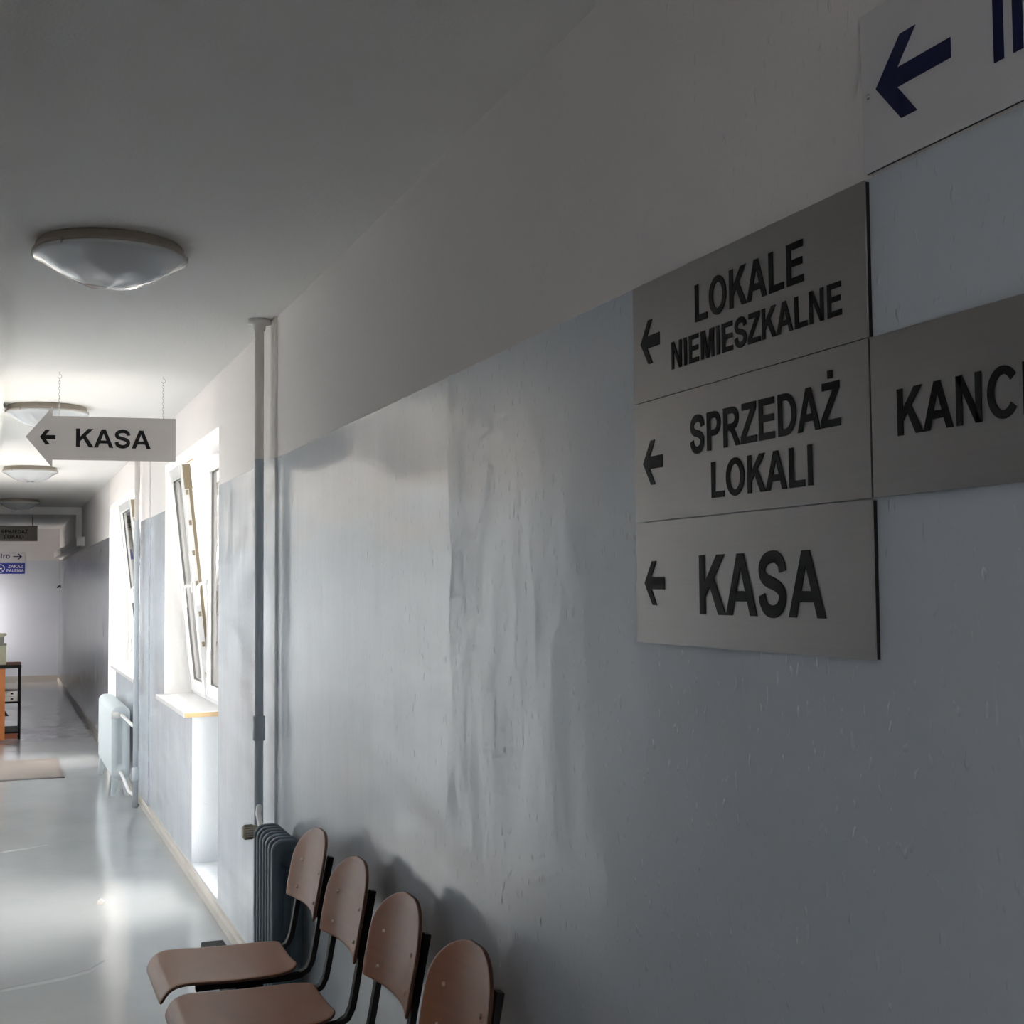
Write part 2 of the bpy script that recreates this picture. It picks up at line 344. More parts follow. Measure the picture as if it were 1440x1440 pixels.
glazed_door('door_3', N2[0], N2[1], 'white glazed door in the low niche beyond the far window')
# lobby window on the left, out of view, added to light the far end
par = thing('added_window_3', 'unseen white framed window added in the left wall of the far lobby for light', 'window', (WL-0.2, 23.5, LZ[0]), kind='structure')
bm = bmesh.new()
for a in (LW[0], LW[1]-0.05): box(bm, WL-0.27, WL-0.2, a, a+0.05, LZ[0], LZ[1])
box(bm, WL-0.27, WL-0.2, LW[0], LW[1], LZ[0], LZ[0]+0.05); box(bm, WL-0.27, WL-0.2, LW[0], LW[1], LZ[1]-0.05, LZ[1])
obj('window_frame', bm, 'frame_white', par)
par = thing('added_window_5', 'unseen white framed window added in the left wall behind the viewer for fill light', 'window', (WL-0.2, -2.8, SW[2]), kind='structure')  # added out of view to brighten the near right wall
bm = bmesh.new()
for a in (SW[0], (SW[0]+SW[1])/2-0.03, SW[1]-0.06): box(bm, WL-0.27, WL-0.2, a, a+0.06, SW[2], SW[3])
box(bm, WL-0.27, WL-0.2, SW[0], SW[1], SW[2], SW[2]+0.06); box(bm, WL-0.27, WL-0.2, SW[0], SW[1], SW[3]-0.06, SW[3])
obj('window_frame', bm, 'frame_white', par)
par = thing('added_window_4', 'unseen white framed window added at the corridor end behind the viewer for fill light', 'window', (-0.76, Y0-0.1, BW[2]), kind='structure')  # added out of view, brings light into the near corridor
bm = bmesh.new()
for a in (BW[0], (BW[0]+BW[1])/2-0.03, BW[1]-0.06): box(bm, a, a+0.06, Y0-0.14, Y0-0.07, BW[2], BW[3])
box(bm, BW[0], BW[1], Y0-0.14, Y0-0.07, BW[2], BW[2]+0.06); box(bm, BW[0], BW[1], Y0-0.14, Y0-0.07, BW[3]-0.06, BW[3])
obj('window_frame', bm, 'frame_white', par)

# ------------------------------------------------------------------ lettering
def _rect(x0, x1, y0, y1): return [(x0, y0), (x1, y0), (x1, y1), (x0, y1)]
def _ring(cx, cy, ro, qo, ri, qi, a0=0, a1=360, n=28, dx=0):
    out = []
    for k in range(n):
        a, b_ = math.radians(a0+(a1-a0)*k/n), math.radians(a0+(a1-a0)*(k+1)/n)
        out.append([(cx+ro*math.cos(a), cy+qo*math.sin(a)), (cx+ro*math.cos(b_), cy+qo*math.sin(b_)), (cx-dx+ri*math.cos(b_), cy+qi*math.sin(b_)), (cx-dx+ri*math.cos(a), cy+qi*math.sin(a))])
    return out
def _ribbon(pts, w_, sub=4):
    P = [Vector((*p, 0)) for p in pts]; Q = []
    for i in range(len(P)-1):
        p0, p1_, p2_, p3 = P[max(i-1, 0)], P[i], P[i+1], P[min(i+2, len(P)-1)]
        for k in range(sub):
            t_ = k/sub; Q.append(0.5*((2*p1_) + (p2_-p0)*t_ + (2*p0-5*p1_+4*p2_-p3)*t_**2 + (3*p1_-p0-3*p2_+p3)*t_**3))
    Q.append(P[-1]); L_, R_ = [], []
    for i, q in enumerate(Q):
        d = (Q[min(i+1, len(Q)-1)] - Q[max(i-1, 0)]).normalized(); n_ = Vector((-d.y, d.x, 0))*w_/2; L_.append(q+n_); R_.append(q-n_)
    return [[tuple(L_[i][:2]), tuple(L_[i+1][:2]), tuple(R_[i+1][:2]), tuple(R_[i][:2])] for i in range(len(Q)-1)]
_Z = [(20,0),(20,130),(391,595),(62,595),(62,716),(583,716),(583,604),(197,121),(597,121),(597,0)]
GLYPH = {
 'I': (278, [_rect(67, 211, 0, 716)]), 'L': (611, [_rect(77, 222, 0, 716), _rect(222, 583, 0, 121)]),
 'E': (667, [_rect(73, 217, 0, 716), _rect(217, 617, 0, 121), _rect(217, 582, 308, 429), _rect(217, 604, 595, 716)]),
 'K': (722, [_rect(75, 219, 0, 716), [(219,398),(513,716),(708,716),(437,435),(723,0),(536,0),(336,333),(219,213)]]),
 'A': (722, [[(0,0),(154,0),(355,549),(355,716),(279,716)], [(718,0),(561,0),(355,549),(355,716),(432,716)], [(213,163),(499,163),(453,284),(259,284)]]),
 'N': (722, [_rect(74, 208, 0, 716), _rect(508, 642, 0, 716), [(74,716),(215,716),(642,0),(501,0)]]),
 'M': (833, [_rect(71, 205, 0, 716), _rect(628, 762, 0, 716), [(205,564),(205,716),(287,716),(417,228),(417,0),(347,0)], [(628,564),(628,716),(546,716),(416,228),(416,0),(486,0)]]),
 'Z': (611, [_Z]), 'Ż': (611, [_Z, _rect(240, 385, 775, 900)]),
 'P': (667, [_rect(73, 217, 0, 716), _rect(217, 380, 595, 716), _rect(217, 380, 263, 384)] + _ring(380, 489.5, 250, 226.5, 105, 105.5, -90, 90, 14)),
 'R': (722, [_rect(73, 217, 0, 716), _rect(217, 410, 595, 716), _rect(217, 410, 300, 418)] + _ring(410, 508, 255, 208, 108, 89, -90, 90, 14) + [[(310,300),(450,345),(525,270),(716,0),(542,0),(400,220),(310,295)]]),
 'D': (722, [_rect(77, 222, 0, 716), _rect(222, 330, 595, 716), _rect(222, 330, 0, 121)] + _ring(330, 358, 350, 358, 203, 237, -90, 90, 18)),
 'O': (778, _ring(389, 358, 345, 370, 196, 247)), 'C': (722, _ring(385, 358, 340, 370, 195, 247, 38, 322, 26)),
 'S': (667, _ribbon([(550,495),(522,590),(435,650),(325,660),(205,632),(122,548),(136,455),(225,398),(340,368),(455,330),(532,265),(535,172),(465,88),(340,56),(215,80),(138,150),(108,240)], 140)),
 't': (333, [_rect(85, 222, 0, 680), _rect(15, 315, 410, 519)]), 'r': (389, [_rect(66, 203, 0, 519), _rect(203, 365, 400, 519)]), 'o': (611, _ring(305, 260, 265, 272, 128, 158))}
def text_polys(body):
    pen = 0; out = []
    for ch in body:
        adv, ps = GLYPH[ch]
        out += [[(x+pen, y) for x, y in q] for q in ps]; pen += adv
    return out
def lettering(par, body, u0, u1, v0, v1, fn, m, ref=None, name='lettering', depth=0.0012, cap=716):
    """bold grotesque capitals, cap height v0..v1, ink width u0..u1 in the sign plane; fn(u,v,d)->xyz"""
    ps = text_polys(body); xs = [x for q in ps for x, y in q]; xa, xb = min(xs), max(xs)
    bm = bmesh.new()
    for q in ps:
        prism(bm, [(u0 + (x-xa)/(xb-xa)*(u1-u0), v0 + y/cap*(v1-v0)) for x, y in q], fn, 0.0, depth)
    return obj(name, bm, m, par)
def shape(par, poly, fn, m, name='arrow', d=0.0012):
    bm = bmesh.new(); prism(bm, poly, fn, 0.0, d); return obj(name, bm, m, par)
def arrow_left(u, v, L, hw, wo, wi, no, t):
    return [(u, v), (u+wo, v+hw), (u+wi, v+hw), (u+no, v+t), (u+L, v+t), (u+L, v-t), (u+no, v-t), (u+wi, v-hw), (u+wo, v-hw)]

# signs on the right wall : u = -Y
SX = -0.008
def wfn(u, v, d): return (SX - d, -u, v)
def wall_sign(name, label, ya, yb, z0, z1, face):
    t = thing(name, label, 'sign', (SX, (ya+yb)/2, z0))
    bx('plate', (SX, SX+0.0022, yb+0.0008, ya-0.0008, z0+0.0008, z1-0.0008), face, t)
    bx('shadow_backing', (SX+0.0022, -0.0, yb+0.0014, ya-0.001, z0+0.002, z1-0.002), 'sign_edge_shade', t)  # black sheet stands in for the shadow gap behind the plate edge
    return t
YA, YB = 2.008, 1.357
zs = [1.502, 1.704, 1.906, 2.107]
t = wall_sign('direction_sign', 'brushed steel sign LOKALE NIEMIESZKALNE, topmost of the three stacked wall plates', YA, YB, zs[2], zs[3], 'steel')
lettering(t, 'LOKALE', -1.791, -1.494, 2.008, 2.066, wfn, 'letter_black')
lettering(t, 'NIEMIESZKALNE', -1.870, -1.410, 1.946, 1.990, wfn, 'letter_black')
shape(t, arrow_left(-1.979, 2.005, 0.068, 0.037, 0.028, 0.043, 0.024, 0.0105), wfn, 'letter_black')
t = wall_sign('direction_sign', 'brushed steel sign SPRZEDAŻ LOKALI, middle of the three stacked wall plates', YA, YB, zs[1], zs[2], 'steel')
lettering(t, 'SPRZEDAŻ', -1.813, -1.418, 1.803, 1.862, wfn, 'letter_black', ref='SPRZEDAZ')
lettering(t, 'LOKALI', -1.750, -1.483, 1.730, 1.785, wfn, 'letter_black')
shape(t, arrow_left(-1.976, 1.802, 0.069, 0.037, 0.028, 0.043, 0.024, 0.0105), wfn, 'letter_black')
t = wall_sign('direction_sign', 'brushed steel sign KASA on the wall, lowest of the three stacked plates', YA, YB, zs[0], zs[1], 'steel')
lettering(t, 'KASA', -1.792, -1.460, 1.553, 1.644, wfn, 'letter_black')
shape(t, arrow_left(-1.977, 1.602, 0.070, 0.0365, 0.028, 0.043, 0.024, 0.0105), wfn, 'letter_black')
t = wall_sign('direction_sign', 'brushed steel sign starting KANC, right of the SPRZEDAŻ LOKALI plate', YB-0.002, 0.706, zs[1], zs[2], 'steel')
lettering(t, 'KANCELARIA', -1.303, -0.828, 1.776, 1.8325, wfn, 'letter_black')
t = wall_sign('direction_sign', 'white sign with navy blue arrow above the steel wall plates', 1.359, 0.55, 2.112, 2.317, 'sign_white')
shape(t, [(-1.3286, 2.2125), (-1.2803, 2.2635), (-1.2513, 2.2635), (-1.2873, 2.2243), (-1.1908, 2.2240), (-1.1908, 2.2003), (-1.2873, 2.2003), (-1.2520, 2.1602), (-1.2813, 2.1602)], wfn, 'letter_navy')
shape(t, [(-1.1215, 2.167), (-1.1065, 2.167), (-1.1065, 2.262), (-1.1215, 2.262)], wfn, 'letter_navy', 'letter_i')
shape(t, [(-1.092, 2.167), (-1.0775, 2.167), (-1.0775, 2.236), (-1.034, 2.167), (-1.0195, 2.167), (-1.0195, 2.262), (-1.034, 2.262), (-1.034, 2.193), (-1.0775, 2.262), (-1.092, 2.262)], wfn, 'letter_navy', 'letter_n')
bm = bmesh.new(); lathe(bm, [(0, 0.0025), (0.002, 0.0022), (0.0035, 0.0008), (0.0038, 0)], 12)
for v in bm.verts: v.co = (SX - v.co.z, 1.345 + v.co.x, 2.209 + v.co.y)
obj('screw', bm, 'chrome', t)

# hanging arrow sign KASA
HY = 6.79
def hfn(y): return lambda u, v, d: (u, y - d, v)
t = thing('hanging_sign', 'grey arrow-shaped KASA sign hanging from the ceiling on two chains', 'sign', (-0.54, HY, 2.2))
bm = bmesh.new()
prism(bm, [(-0.900, 2.345), (-0.777, 2.497), (-0.777, 2.451), (-0.187, 2.458), (-0.187, 2.241), (-0.776, 2.235), (-0.776, 2.196)], hfn(HY), 0, -0.005)
obj('plate', bm, 'sign_grey', t)
lettering(t, 'KASA', -0.667, -0.309, 2.301, 2.393, hfn(HY), 'letter_black')
shape(t, arrow_left(-0.835, 2.346, 0.073, 0.036, 0.026, 0.047, 0.028, 0.0105), hfn(HY), 'letter_black')
for hx, zb in ((-0.746, 2.449), (-0.249, 2.455)):
    bm = bmesh.new()
    n = 13; zt = H-0.03
    for k in range(n):
        zc = zb + (k+0.5)*(zt-zb)/n; hl = (zt-zb)/n*0.62; ax = k % 2
        pts = []
        for q in range(11):
            a = 2*PI*q/10; e = 0.0042*math.cos(a); s_ = hl*math.sin(a)
            pts.append((hx + (e if ax else 0), HY+0.002 + (0 if ax else e), zc+s_))
        tube(bm, pts, 0.0012, 5, cap=False)
    obj('chain', bm, 'chrome', t)
    bm = bmesh.new(); tube(bm, [(hx + 0.010*math.cos(a), HY+0.002, H-0.022 + 0.010*math.sin(a)) for a in [(-0.9*PI + q*1.4*PI/9) for q in range(10)]] + [(hx, HY+0.002, H)], 0.0016, 6)
    obj('hook', bm, 'chrome', t)

# ------------------------------------------------------------------ ceiling lamps
def lamp(x, y, label):
    t = thing('ceiling_lamp', label, 'ceiling lamp', (x, y, H), 'round glass ceiling lamps along the corridor')
    bm = bmesh.new(); lathe(bm, [(0.0, 0), (0.215, 0), (0.222, -0.008), (0.222, -0.022), (0.230, -0.026), (0.234, -0.034), (0.228, -0.040), (0.205, -0.038), (0.0, -0.036)], 56)
    o = obj('rim', bm, 'lamp_rim'); o.parent = t
    bm = bmesh.new(); lathe(bm, [(0.232, -0.037), (0.236, -0.043), (0.226, -0.051), (0.200, -0.062), (0.165, -0.086), (0.125, -0.107), (0.08, -0.122), (0.035, -0.130), (0, -0.131)], 56)
    # shallow pressed facets in the glass
    for v in bm.verts:
        r = math.hypot(v.co.x, v.co.y)
        if 0.02 < r < 0.22:
            a = math.atan2(v.co.y, v.co.x); v.co.z += 0.0035*math.sin(5*a)*math.sin(PI*r/0.23)
    o = obj('glass_bowl', bm, 'lamp_glass'); o.parent = t
    for k in range(3):
        a = 2*PI*k/3 + 4.0; bm = bmesh.new(); box(bm, 0.226*math.cos(a)-0.008, 0.226*math.cos(a)+0.008, 0.226*math.sin(a)-0.008, 0.226*math.sin(a)+0.008, -0.046, -0.028)
        o = obj('clip', bm, 'lamp_fixing', bevel=0.002); o.parent = t
    return t
lamp(-0.702, 4.23, 'round glass ceiling lamp nearest the viewer, large and grey')
lamp(-0.758, 8.13, 'round glass ceiling lamp partly hidden behind the hanging KASA sign')
lamp(-0.762, 12.22, 'round glass ceiling lamp just below the hanging KASA sign in the picture')
lamp(-0.79, 16.60, 'dark round glass ceiling lamp in front of the far door frame')

# ------------------------------------------------------------------ pipes and radiators
def riser(label, x, y, r, zlo=0.0, coupling=None, flange=False, paint='pipe_paint'):
    t = thing('heating_pipe', label, 'pipe', (x, y, zlo), 'vertical heating pipes')
    bm = bmesh.new(); tube(bm, [(x, y, zlo), (x, y, H)], r, 20); obj('tube', bm, paint, t)
    if coupling:
        bm = bmesh.new(); tube(bm, [(x, y, coupling-0.05), (x, y, coupling-0.045), (x, y, coupling+0.045), (x, y, coupling+0.05)], [r, r+0.007, r+0.007, r], 20); obj('coupling', bm, paint, t)
    if flange:
        bm = bmesh.new(); tube(bm, [(x, y, H-0.045), (x, y, H-0.02), (x, y, H-0.018), (x, y, H)], [r+0.004, r+0.008, 0.046, 0.046], 20); obj('ceiling_flange', bm, paint, t)
    return t
riser('vertical heating pipe with ceiling flange beside the near radiator', -0.056, 5.215, 0.018, 0.0, 1.05, True)
riser('vertical heating pipe feeding the far radiator', -0.056, 10.12, 0.020, 0.0, 0.24, False, 'wall_paint')

def rounded(x0, x1, z0, z1, r, n=6):
    pts = []
    for cx, cz, a0 in ((x1-r, z1-r, 0), (x0+r, z1-r, 90), (x0+r, z0+r, 180), (x1-r, z0+r, 270)):
        for k in range(n+1):
            a = math.radians(a0 + 90*k/n); pts.append((cx + r*math.cos(a), cz + r*math.sin(a)))
    return pts
def radiator(label, x0, x1, ya, n, pitch, z0, z1, paint, legs=True):
    t = thing('radiator', label, 'radiator', ((x0+x1)/2, ya, 0), 'ribbed painted radiators under the wall')
    th = pitch*0.74
    bm = bmesh.new()
    out = rounded(x0, x1, z0, z1, (x1-x0)*0.36); xm = (x0+x1)/2; hole = rounded(xm-0.013, xm+0.013, z0+0.11, z1-0.11, 0.0129)
    inset = rounded(x0+0.006, x1-0.006, z0+0.006, z1-0.006, (x1-x0)*0.33)
    loops = [(hole, th*0.5-0.003), (hole, 0.006), (inset, 0.0), (out, 0.009), (out, th-0.009), (inset, th), (hole, th-0.006), (hole, th*0.5+0.003)]
    vs = [[bm.verts.new((u, d, v)) for u, v in lp] for lp, d in loops]
    for a, b_ in zip(vs, vs[1:]):
        for k in range(len(a)): 
            f = bm.faces.new((a[k], a[(k+1)%len(a)], b_[(k+1)%len(a)], b_[k])); f.smooth = True
    bm.faces.new(vs[0]); bm.faces.new(vs[-1])
    bmesh.ops.recalc_face_normals(bm, faces=bm.faces)
    me = bpy.data.meshes.new('section'); bm.to_mesh(me); bm.free(); me.materials.append(MAT[paint])
    for k in range(n):
        o = bpy.data.objects.new('section', me); COL.objects.link(o); o.parent = t; o.matrix_parent_inverse = parent_inv(t); o.location = (0, ya + k*pitch, 0)
        o.matrix_parent_inverse = parent_inv(t)
    for z in (z0+0.06, z1-0.06):
        bm = bmesh.new(); tube(bm, [(xm, ya-0.008, z), (xm, ya+n*pitch, z)], 0.026, 14); obj('hub', bm, paint, t)
    if legs:
        for yy in (ya+th*0.5, ya+(n-1)*pitch+th*0.5):
            bm = bmesh.new()
            prism(bm, [(x0+0.01, z0+0.03), (x0+0.0, 0), (x0+0.035, 0), (xm-0.01, z0+0.02), (xm+0.01, z0+0.02), (x1-0.035, 0), (x1, 0), (x1-0.01, z0+0.03)], lambda u, v, d: (u, d, v), yy-0.015, yy+0.015)
            obj('foot', bm, paint, t)
    return t
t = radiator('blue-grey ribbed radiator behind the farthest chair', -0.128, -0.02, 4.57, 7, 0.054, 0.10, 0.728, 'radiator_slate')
# thermostat valve on its far end
VY, VZ = 5.02, 0.685
bm = bmesh.new(); tube(bm, [(-0.074, 4.93, 0.668), (-0.074, 4.96, 0.672), (-0.074, VY, VZ), (-0.074, VY+0.03, VZ)], 0.013, 12)
tube(bm, [(-0.074, VY+0.02, VZ), (-0.074, VY+0.05, VZ+0.005), (-0.070, 5.15, 0.73), (-0.058, 5.19, 0.75)], 0.011, 10); obj('valve_body', bm, 'white_paint', t)
bm = bmesh.new(); tube(bm, [(-0.078, VY, VZ), (-0.098, VY, VZ), (-0.10, VY, VZ), (-0.148, VY, VZ), (-0.154, VY, VZ)], [0.016, 0.018, 0.026, 0.025, 0.020], 20)
hd = obj('thermostat_head', bm, 'valve_beige', t)
bm = bmesh.new()
for k in range(18):
    a = 2*PI*k/18; c_, s_ = math.cos(a)*0.0262, math.sin(a)*0.0262; box(bm, -0.146, -0.116, VY+c_-0.0016, VY+c_+0.0016, VZ+s_-0.0016, VZ+s_+0.0016)
obj('grip_ribs', bm, 'lamp_fixing', hd)
t = radiator('pale ribbed radiator under the far window', -0.185, -0.045, 10.68, 24, 0.058, 0.13, 0.69, 'radiator_pale')
bm = bmesh.new(); tube(bm, [(-0.115, 10.68, 0.63), (-0.115, 10.58, 0.63), (-0.112, 10.54, 0.63), (-0.07, 10.20, 0.585), (-0.062, 10.142, 0.58)], 0.013, 10); obj('feed_pipe', bm, 'white_paint', t)
bm = bmesh.new(); tube(bm, [(-0.115, 10.68, 0.19), (-0.115, 10.60, 0.19), (-0.085, 10.30, 0.09), (-0.062, 10.142, 0.08)], 0.013, 10); obj('return_pipe', bm, 'white_paint', t)
bm = bmesh.new(); tube(bm, [(-0.115, 10.6, 0.63), (-0.135, 10.6, 0.63), (-0.138, 10.6, 0.63), (-0.195, 10.6, 0.63)], [0.018, 0.018, 0.026, 0.024], 16); obj('thermostat_head', bm, 'white_paint', t)

# ------------------------------------------------------------------ beam bench with four plywood seats
bench = thing('beam_seating', 'row of four brown plywood seats on a black steel frame against the right wall', 'bench', (-0.3, 3.5, 0))
SZ = 0.462
def seat_mesh(yc):
    # profile from back to front along -X with waterfall lip
    prof = [(-0.165, SZ+0.010), (-0.18, SZ+0.004), (-0.215, SZ), (-0.28, SZ-0.003), (-0.36, SZ-0.003), (-0.43, SZ), (-0.49, SZ+0.004), (-0.525, SZ+0.002), (-0.548, SZ-0.008), (-0.563, SZ-0.026), (-0.572, SZ-0.05)]
    bm = bmesh.new(); nv = 14; rows = []
    L = len(prof)
    for i, (x, z) in enumerate(prof):
        hw = 0.20
        if i == 0: hw = 0.125
        elif i == 1: hw = 0.168
        elif i == 2: hw = 0.190
        elif i == L-1: hw = 0.185
        rows.append([bm.verts.new((x, yc + hw*(2*k/nv-1), z - 0.006*(1-(2*k/nv-1)**2)*(1 if i < L-3 else 0.3))) for k in range(nv+1)])
    for a, b_ in zip(rows, rows[1:]):
        for k in range(nv): bm.faces.new((a[k], a[k+1], b_[k+1], b_[k])).smooth = True
    return bm
def plate_obj(name, bm, parent, th):
    # thicken by hand so that faces, rim and underside are real
    bmesh.ops.recalc_face_normals(bm, faces=bm.faces)
    o = obj(name, bm, ['plywood', 'plywood_edge'], parent, fix=False)
    s = o.modifiers.new('thickness', 'SOLIDIFY'); s.thickness = th; s.offset = 0; s.material_offset_rim = 1
    s = o.modifiers.new('smooth', 'SUBSURF'); s.levels = 1; s.render_levels = 2
    return o
BZ0, BZ1 = 0.605, 0.842
def back_pt(s, v):
    """s -1..1 across, v 0..1 up ; returns x,y offset,z"""
    if v < 0.12: hw = 0.195 + 0.005*v/0.12
    elif v < 0.45: hw = 0.20
    else: q = (v-0.45)/0.55; hw = 0.20*math.sqrt(max(0.0, 1-q**2.2))
    z = BZ0 + (BZ1-BZ0)*v; y = hw*s
    x = -0.104 + 0.045*v - 0.031*(y/0.2)**2
    return x, y, z
def back_mesh(yc):
    bm = bmesh.new(); ns = 16; vv = [0, 0.04, 0.12, 0.25, 0.38, 0.5, 0.6, 0.7, 0.79, 0.87, 0.93, 0.97, 0.993]; rows = []
    for v in vv:
        row = []
        for k in range(ns+1):
            x, y, z = back_pt(2*k/ns-1, v); row.append(bm.verts.new((x, yc+y, z)))
        rows.append(row)
    for a, b_ in zip(rows, rows[1:]):
        for k in range(ns): bm.faces.new((a[k], a[k+1], b_[k+1], b_[k])).smooth = True
    return bm
def flatbar(bm, pts, wy, th):
    """flat bar in the XZ plane at constant y; wy wide in Y"""
    pts = [Vector(p) for p in pts]; rings = []
    for i, p in enumerate(pts):
        t_ = (pts[min(i+1, len(pts)-1)] - pts[max(i-1, 0)]).normalized(); n_ = Vector((-t_.z, 0, t_.x))
        rings.append([bm.verts.new(p + n_*a*th/2 + Vector((0, b_*wy/2, 0))) for a, b_ in ((-1,-1),(1,-1),(1,1),(-1,1))])
    for a, b_ in zip(rings, rings[1:]):
        for k in range(4): bm.faces.new((a[k], a[(k+1)%4], b_[(k+1)%4], b_[k]))
    bm.faces.new(rings[0]); bm.faces.new(rings[-1])
SEATS = [4.115, 3.635, 3.155, 2.675]
for yc in SEATS:
    st = plate_obj('seat', seat_mesh(yc), bench, 0.011)
    bk = plate_obj('backrest', back_mesh(yc), bench, 0.011)
    for sy in (-0.15, 0.15):
        bm = bmesh.new(); y = yc+sy
        flatbar(bm, [(-0.47, y, SZ-0.022), (-0.20, y, SZ-0.022), (-0.165, y, SZ-0.018), (-0.140, y, SZ-0.004), (-0.127, y, SZ+0.022), (-0.119, y, SZ+0.06), (-0.103, y, 0.61), (-0.069, y, 0.785)], 0.026, 0.016)
        obj('support_rail', bm, 'black_metal', bench, bevel=0.002)
        for v in (0.16, 0.52):
            sq = sy*0.8; x, yy, z = back_pt(sq/0.2 if v < 0.45 else sq/(0.20*math.sqrt(1-((v-0.45)/0.55)**2.2)), v)
            bm = bmesh.new(); lathe(bm, [(0, 0.004), (0.003, 0.0034), (0.0052, 0.0016), (0.006, -0.004)], 12)
            nrm = Vector((-1, -0.185*(sy/0.15), 0.18)).normalized(); R = nrm.to_track_quat('Z', 'Y').to_matrix()
            for q in bm.verts: q.co = R @ q.co + Vector((x, yc+yy, z)) + nrm*0.0065
            obj('screw', bm, 'rivet', bk)
        for xx in (-0.22, -0.44):
            bm = bmesh.new(); lathe(bm, [(0, 0.0015), (0.004, 0.001), (0.005, 0)], 10)
            for q in bm.verts: q.co = q.co + Vector((xx, yc+sy*1.25, SZ+0.003))
            obj('screw', bm, 'black_metal', st)
    bm = bmesh.new(); box(bm, -0.355, -0.275, yc-0.16, yc+0.16, SZ-0.045, SZ-0.030); obj('seat_bracket', bm, 'black_metal', bench)
bm = bmesh.new(); box(bm, -0.37, -0.295, 2.35, 4.56, SZ-0.095, SZ-0.045); obj('beam', bm, 'black_metal', bench, bevel=0.004)
for yl in (3.875, 2.915):
    bm = bmesh.new(); box(bm, -0.357, -0.307, yl-0.025, yl+0.025, 0.03, SZ-0.095); box(bm, -0.52, -0.09, yl-0.03, yl+0.03, 0.012, 0.045)
    lg = obj('leg', bm, 'black_metal', bench, bevel=0.004)
    for xx in (-0.49, -0.12):
        bm = bmesh.new(); tube(bm, [(xx, yl, 0), (xx, yl, 0.012)], 0.022, 14); obj('foot_pad', bm, 'black_metal', lg)

# ------------------------------------------------------------------ far things
t = thing('door_mat', 'brown-grey carpet mat lying on the floor before the desk', 'mat', (-0.9, 12.6, 0))
bx('pile', (-1.38, -0.485, 11.96, 13.27, 0, 0.010), 'mat_pile', t)
bm = bmesh.new()
for e in ((-1.41, -0.465, 11.93, 11.965, 0, 0.008), (-1.41, -0.465, 13.265, 13.30, 0, 0.008), (-0.49, -0.465, 11.93, 13.30, 0, 0.008), (-1.41, -1.375, 11.93, 13.30, 0, 0.008)): box(bm, *e)
obj('border', bm, 'mat_border', t)

desk = thing('desk', 'orange and brown desk with black framed open shelves by the left wall', 'desk', (-1.1, 15.5, 0))
bx('top', (-1.48, -0.765, 15.18, 15.85, 0.765, 0.795), 'red_board', desk, 0.003)
bx('edge_strip', (-1.48, -0.765, 15.172, 15.18, 0.760, 0.797), 'black_metal', desk)
bx('side_panel', (-1.48, -0.928, 15.19, 15.22, 0.0, 0.76), 'orange_board', desk)
for yy in (15.2, 15.82):
    bx('post', (-0.79, -0.768, yy, yy+0.022, 0, 0.765), 'black_metal', desk)
for zz in (0.385, 0.065):
    bx('shelf', (-1.45, -0.775, 15.2, 15.84, zz, zz+0.018), 'black_metal', desk)
bx('plinth', (-1.45, -0.80, 15.21, 15.24, 0.005, 0.065), 'red_board', desk)
bm = bmesh.new(); prism(bm, [(-0.928, 0.25), (-0.928, 0.31), (-0.885, 0.25)], lambda u, v, d: (u, d, v), 15.21, 15.23); obj('corner_bracket', bm, 'black_metal', desk)
for k, z in enumerate((0.403, 0.459)):
    q = thing('paper_tray', 'lower pale drawer box on the desk shelf' if k == 0 else 'upper pale drawer box on the desk shelf', 'drawer box', (-0.9, 15.4, z), 'drawer boxes on the desk shelf')
    bx('body', (-1.08, -0.80, 15.25, 15.60, z, z+0.052), 'paper_white', q, 0.003)
    bx('pull', (-0.872, -0.845, 15.244, 15.25, z+0.018, z+0.034), 'black_metal', q)
q = thing('storage_box', 'beige cardboard storage box standing on the desk top', 'box', (-1.05, 15.4, 0.795))
bx('body', (-1.22, -0.92, 15.25, 15.55, 0.797, 1.005), 'card_beige', q, 0.004)
bx('band', (-1.225, -0.916, 15.245, 15.555, 1.0, 1.02), 'card_grey', q)
q = thing('storage_box', 'small beige cardboard box with flared lid on top of the storage box', 'box', (-1.05, 15.4, 1.02))
bx('body', (-1.20, -0.945, 15.27, 15.52, 1.02, 1.10), 'card_grey', q)
bm = bmesh.new(); prism(bm, [(-1.20, 1.085), (-0.945, 1.095), (-0.915, 1.115), (-0.925, 1.128), (-0.97, 1.130), (-1.22, 1.130)], lambda u, v, d: (u, d, v), 15.25, 15.54); obj('lid', bm, 'card_beige', q)

# trunking on the right wall
t = thing('cable_trunking', 'boxy off-white cable trunking on the right wall past the far window', 'trunking', (-0.05, 20.6, 2.15))
ys = [17.35, 19.3, 21.6, 24.45]
for k in range(3):
    bx('segment', (-0.097 + 0.006*(k % 2), -0.002, ys[k], ys[k+1]-0.01, 2.15, 2.255 - 0.008*(k % 2)), 'trunk_white', t, 0.004)
bx('end_cap', (-0.10, -0.002, 17.33, 17.35, 2.145, 2.26), 'white_paint', t)

# far hanging sign
FY = 20.0
t = thing('hanging_sign', 'small grey-brown SPRZEDAŻ LOKALI sign hanging beyond the far door frame', 'sign', (-0.8, FY, 2.296))
bx('plate', (-1.115, -0.489, FY, FY+0.008, 2.296, 2.518), 'sign_taupe', t)
lettering(t, 'SPRZEDAŻ', -0.975, -0.622, 2.405, 2.457, hfn(FY), 'letter_black', ref='SPRZEDAZ')
lettering(t, 'LOKALI', -0.937, -0.679, 2.333, 2.380, hfn(FY), 'letter_black')
for xx in (-1.05, -0.56):
    bm = bmesh.new(); tube(bm, [(xx, FY+0.004, 2.50), (xx, FY+0.004, H)], 0.004, 8); obj('hanger', bm, 'black_metal', t)

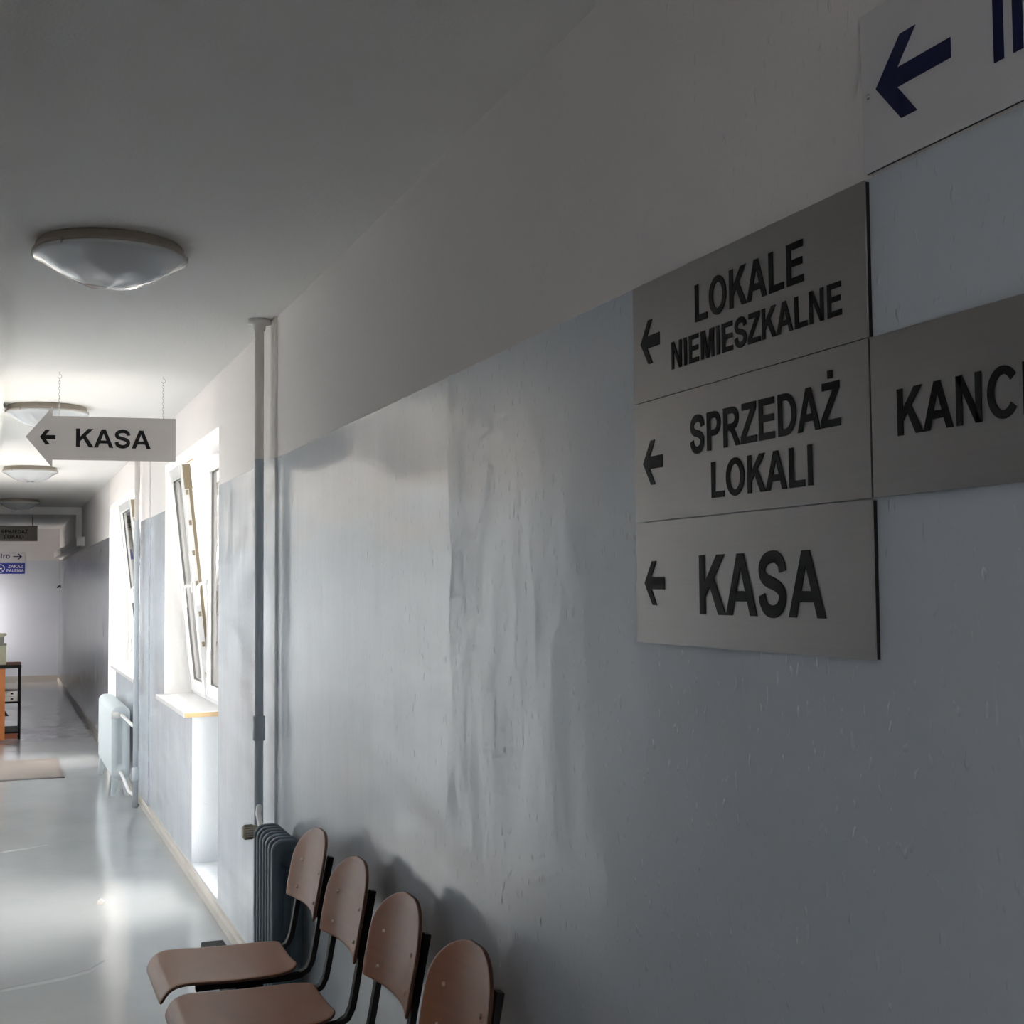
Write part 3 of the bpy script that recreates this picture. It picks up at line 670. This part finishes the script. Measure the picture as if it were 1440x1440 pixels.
EY = Y1 - 0.008
t = thing('wall_plate', 'white plate with blue arrow pointing right on the far end wall', 'sign', (-0.9, EY, 2.085))
bx('plate', (-1.25, -0.575, EY, Y1, 2.087, 2.265), 'sign_white', t)
lettering(t, 'tro', -0.975, -0.822, 2.150, 2.215, hfn(EY), 'letter_navy', cap=519)
shape(t, [(-0.62, 2.182), (-0.675, 2.232), (-0.70, 2.232), (-0.658, 2.190), (-0.765, 2.190), (-0.765, 2.174), (-0.658, 2.174), (-0.70, 2.132), (-0.675, 2.132)], hfn(EY), 'letter_navy')
t = thing('wall_plate', 'blue ZAKAZ PALENIA no smoking plate below the arrow plate', 'sign', (-0.85, EY, 1.88))
bx('plate', (-1.11, -0.573, EY, Y1, 1.882, 2.068), 'sign_blue', t)
lettering(t, 'ZAKAZ', -0.847, -0.605, 1.983, 2.038, hfn(EY), 'letter_white')
lettering(t, 'PALENIA', -0.870, -0.590, 1.915, 1.965, hfn(EY), 'letter_white')
bm = bmesh.new(); cx, cz = -0.975, 1.975
tube(bm, [(cx + 0.068*math.cos(2*PI*k/32), EY-0.001, cz + 0.068*math.sin(2*PI*k/32)) for k in range(33)], 0.007, 6, cap=False)
tube(bm, [(cx-0.048, EY-0.001, cz+0.048), (cx+0.048, EY-0.001, cz-0.048)], 0.006, 6)
box(bm, cx-0.04, cx+0.03, EY-0.003, EY, cz-0.008, cz+0.008); obj('pictogram', bm, 'letter_white', t)
# small hook on the far corner of the wall
bm = bmesh.new(); tube(bm, [(0, 24.1, 1.66), (-0.03, 24.1, 1.66), (-0.05, 24.1, 1.63)], 0.016, 8); tube(bm, [(-0.0, 24.1, 1.66), (-0.012, 24.1, 1.66)], 0.03, 12)
tag(obj('wall_hook', bm, 'black_metal'), 'small dark hook on the right wall near the far end', 'hook')

# creases in the sheet flooring and a paper scrap
fl = bpy.data.objects['floor']
for pts in (((-0.99, 5.748), (-0.948, 5.76), (-0.848, 5.789), (-0.738, 5.827), (-0.637, 5.893), (-0.568, 6.017)), ((-0.985, 8.723), (-0.942, 8.751), (-0.822, 8.793), (-0.697, 8.895))):
    bm = bmesh.new(); n = len(pts)
    rings = []
    for i, (x, y) in enumerate(pts):
        hgt = 0.006*math.sin(PI*(i+0.35)/(n-0.3)); wd = 0.03
        rings.append([bm.verts.new((x, y-wd, -0.001)), bm.verts.new((x, y-wd*0.4, hgt*0.7)), bm.verts.new((x, y, hgt)), bm.verts.new((x, y+wd*0.4, hgt*0.7)), bm.verts.new((x, y+wd, -0.001))])
    for a, b_ in zip(rings, rings[1:]):
        for k in range(4): bm.faces.new((a[k], a[k+1], b_[k+1], b_[k])).smooth = True
    obj('crease', bm, 'floor_sheet', fl)
bm = bmesh.new(); prism(bm, [(-0.02, 0), (0.015, 0.0), (0.022, 0.012), (0.004, 0.024), (-0.012, 0.014)], lambda u, v, d: (-0.513+u, 7.09+d+v*0.3, v+0.0005), 0, 0.02)
tag(obj('paper_scrap', bm, 'paper_white'), 'tiny crumpled white paper scrap on the bright floor', 'litter')
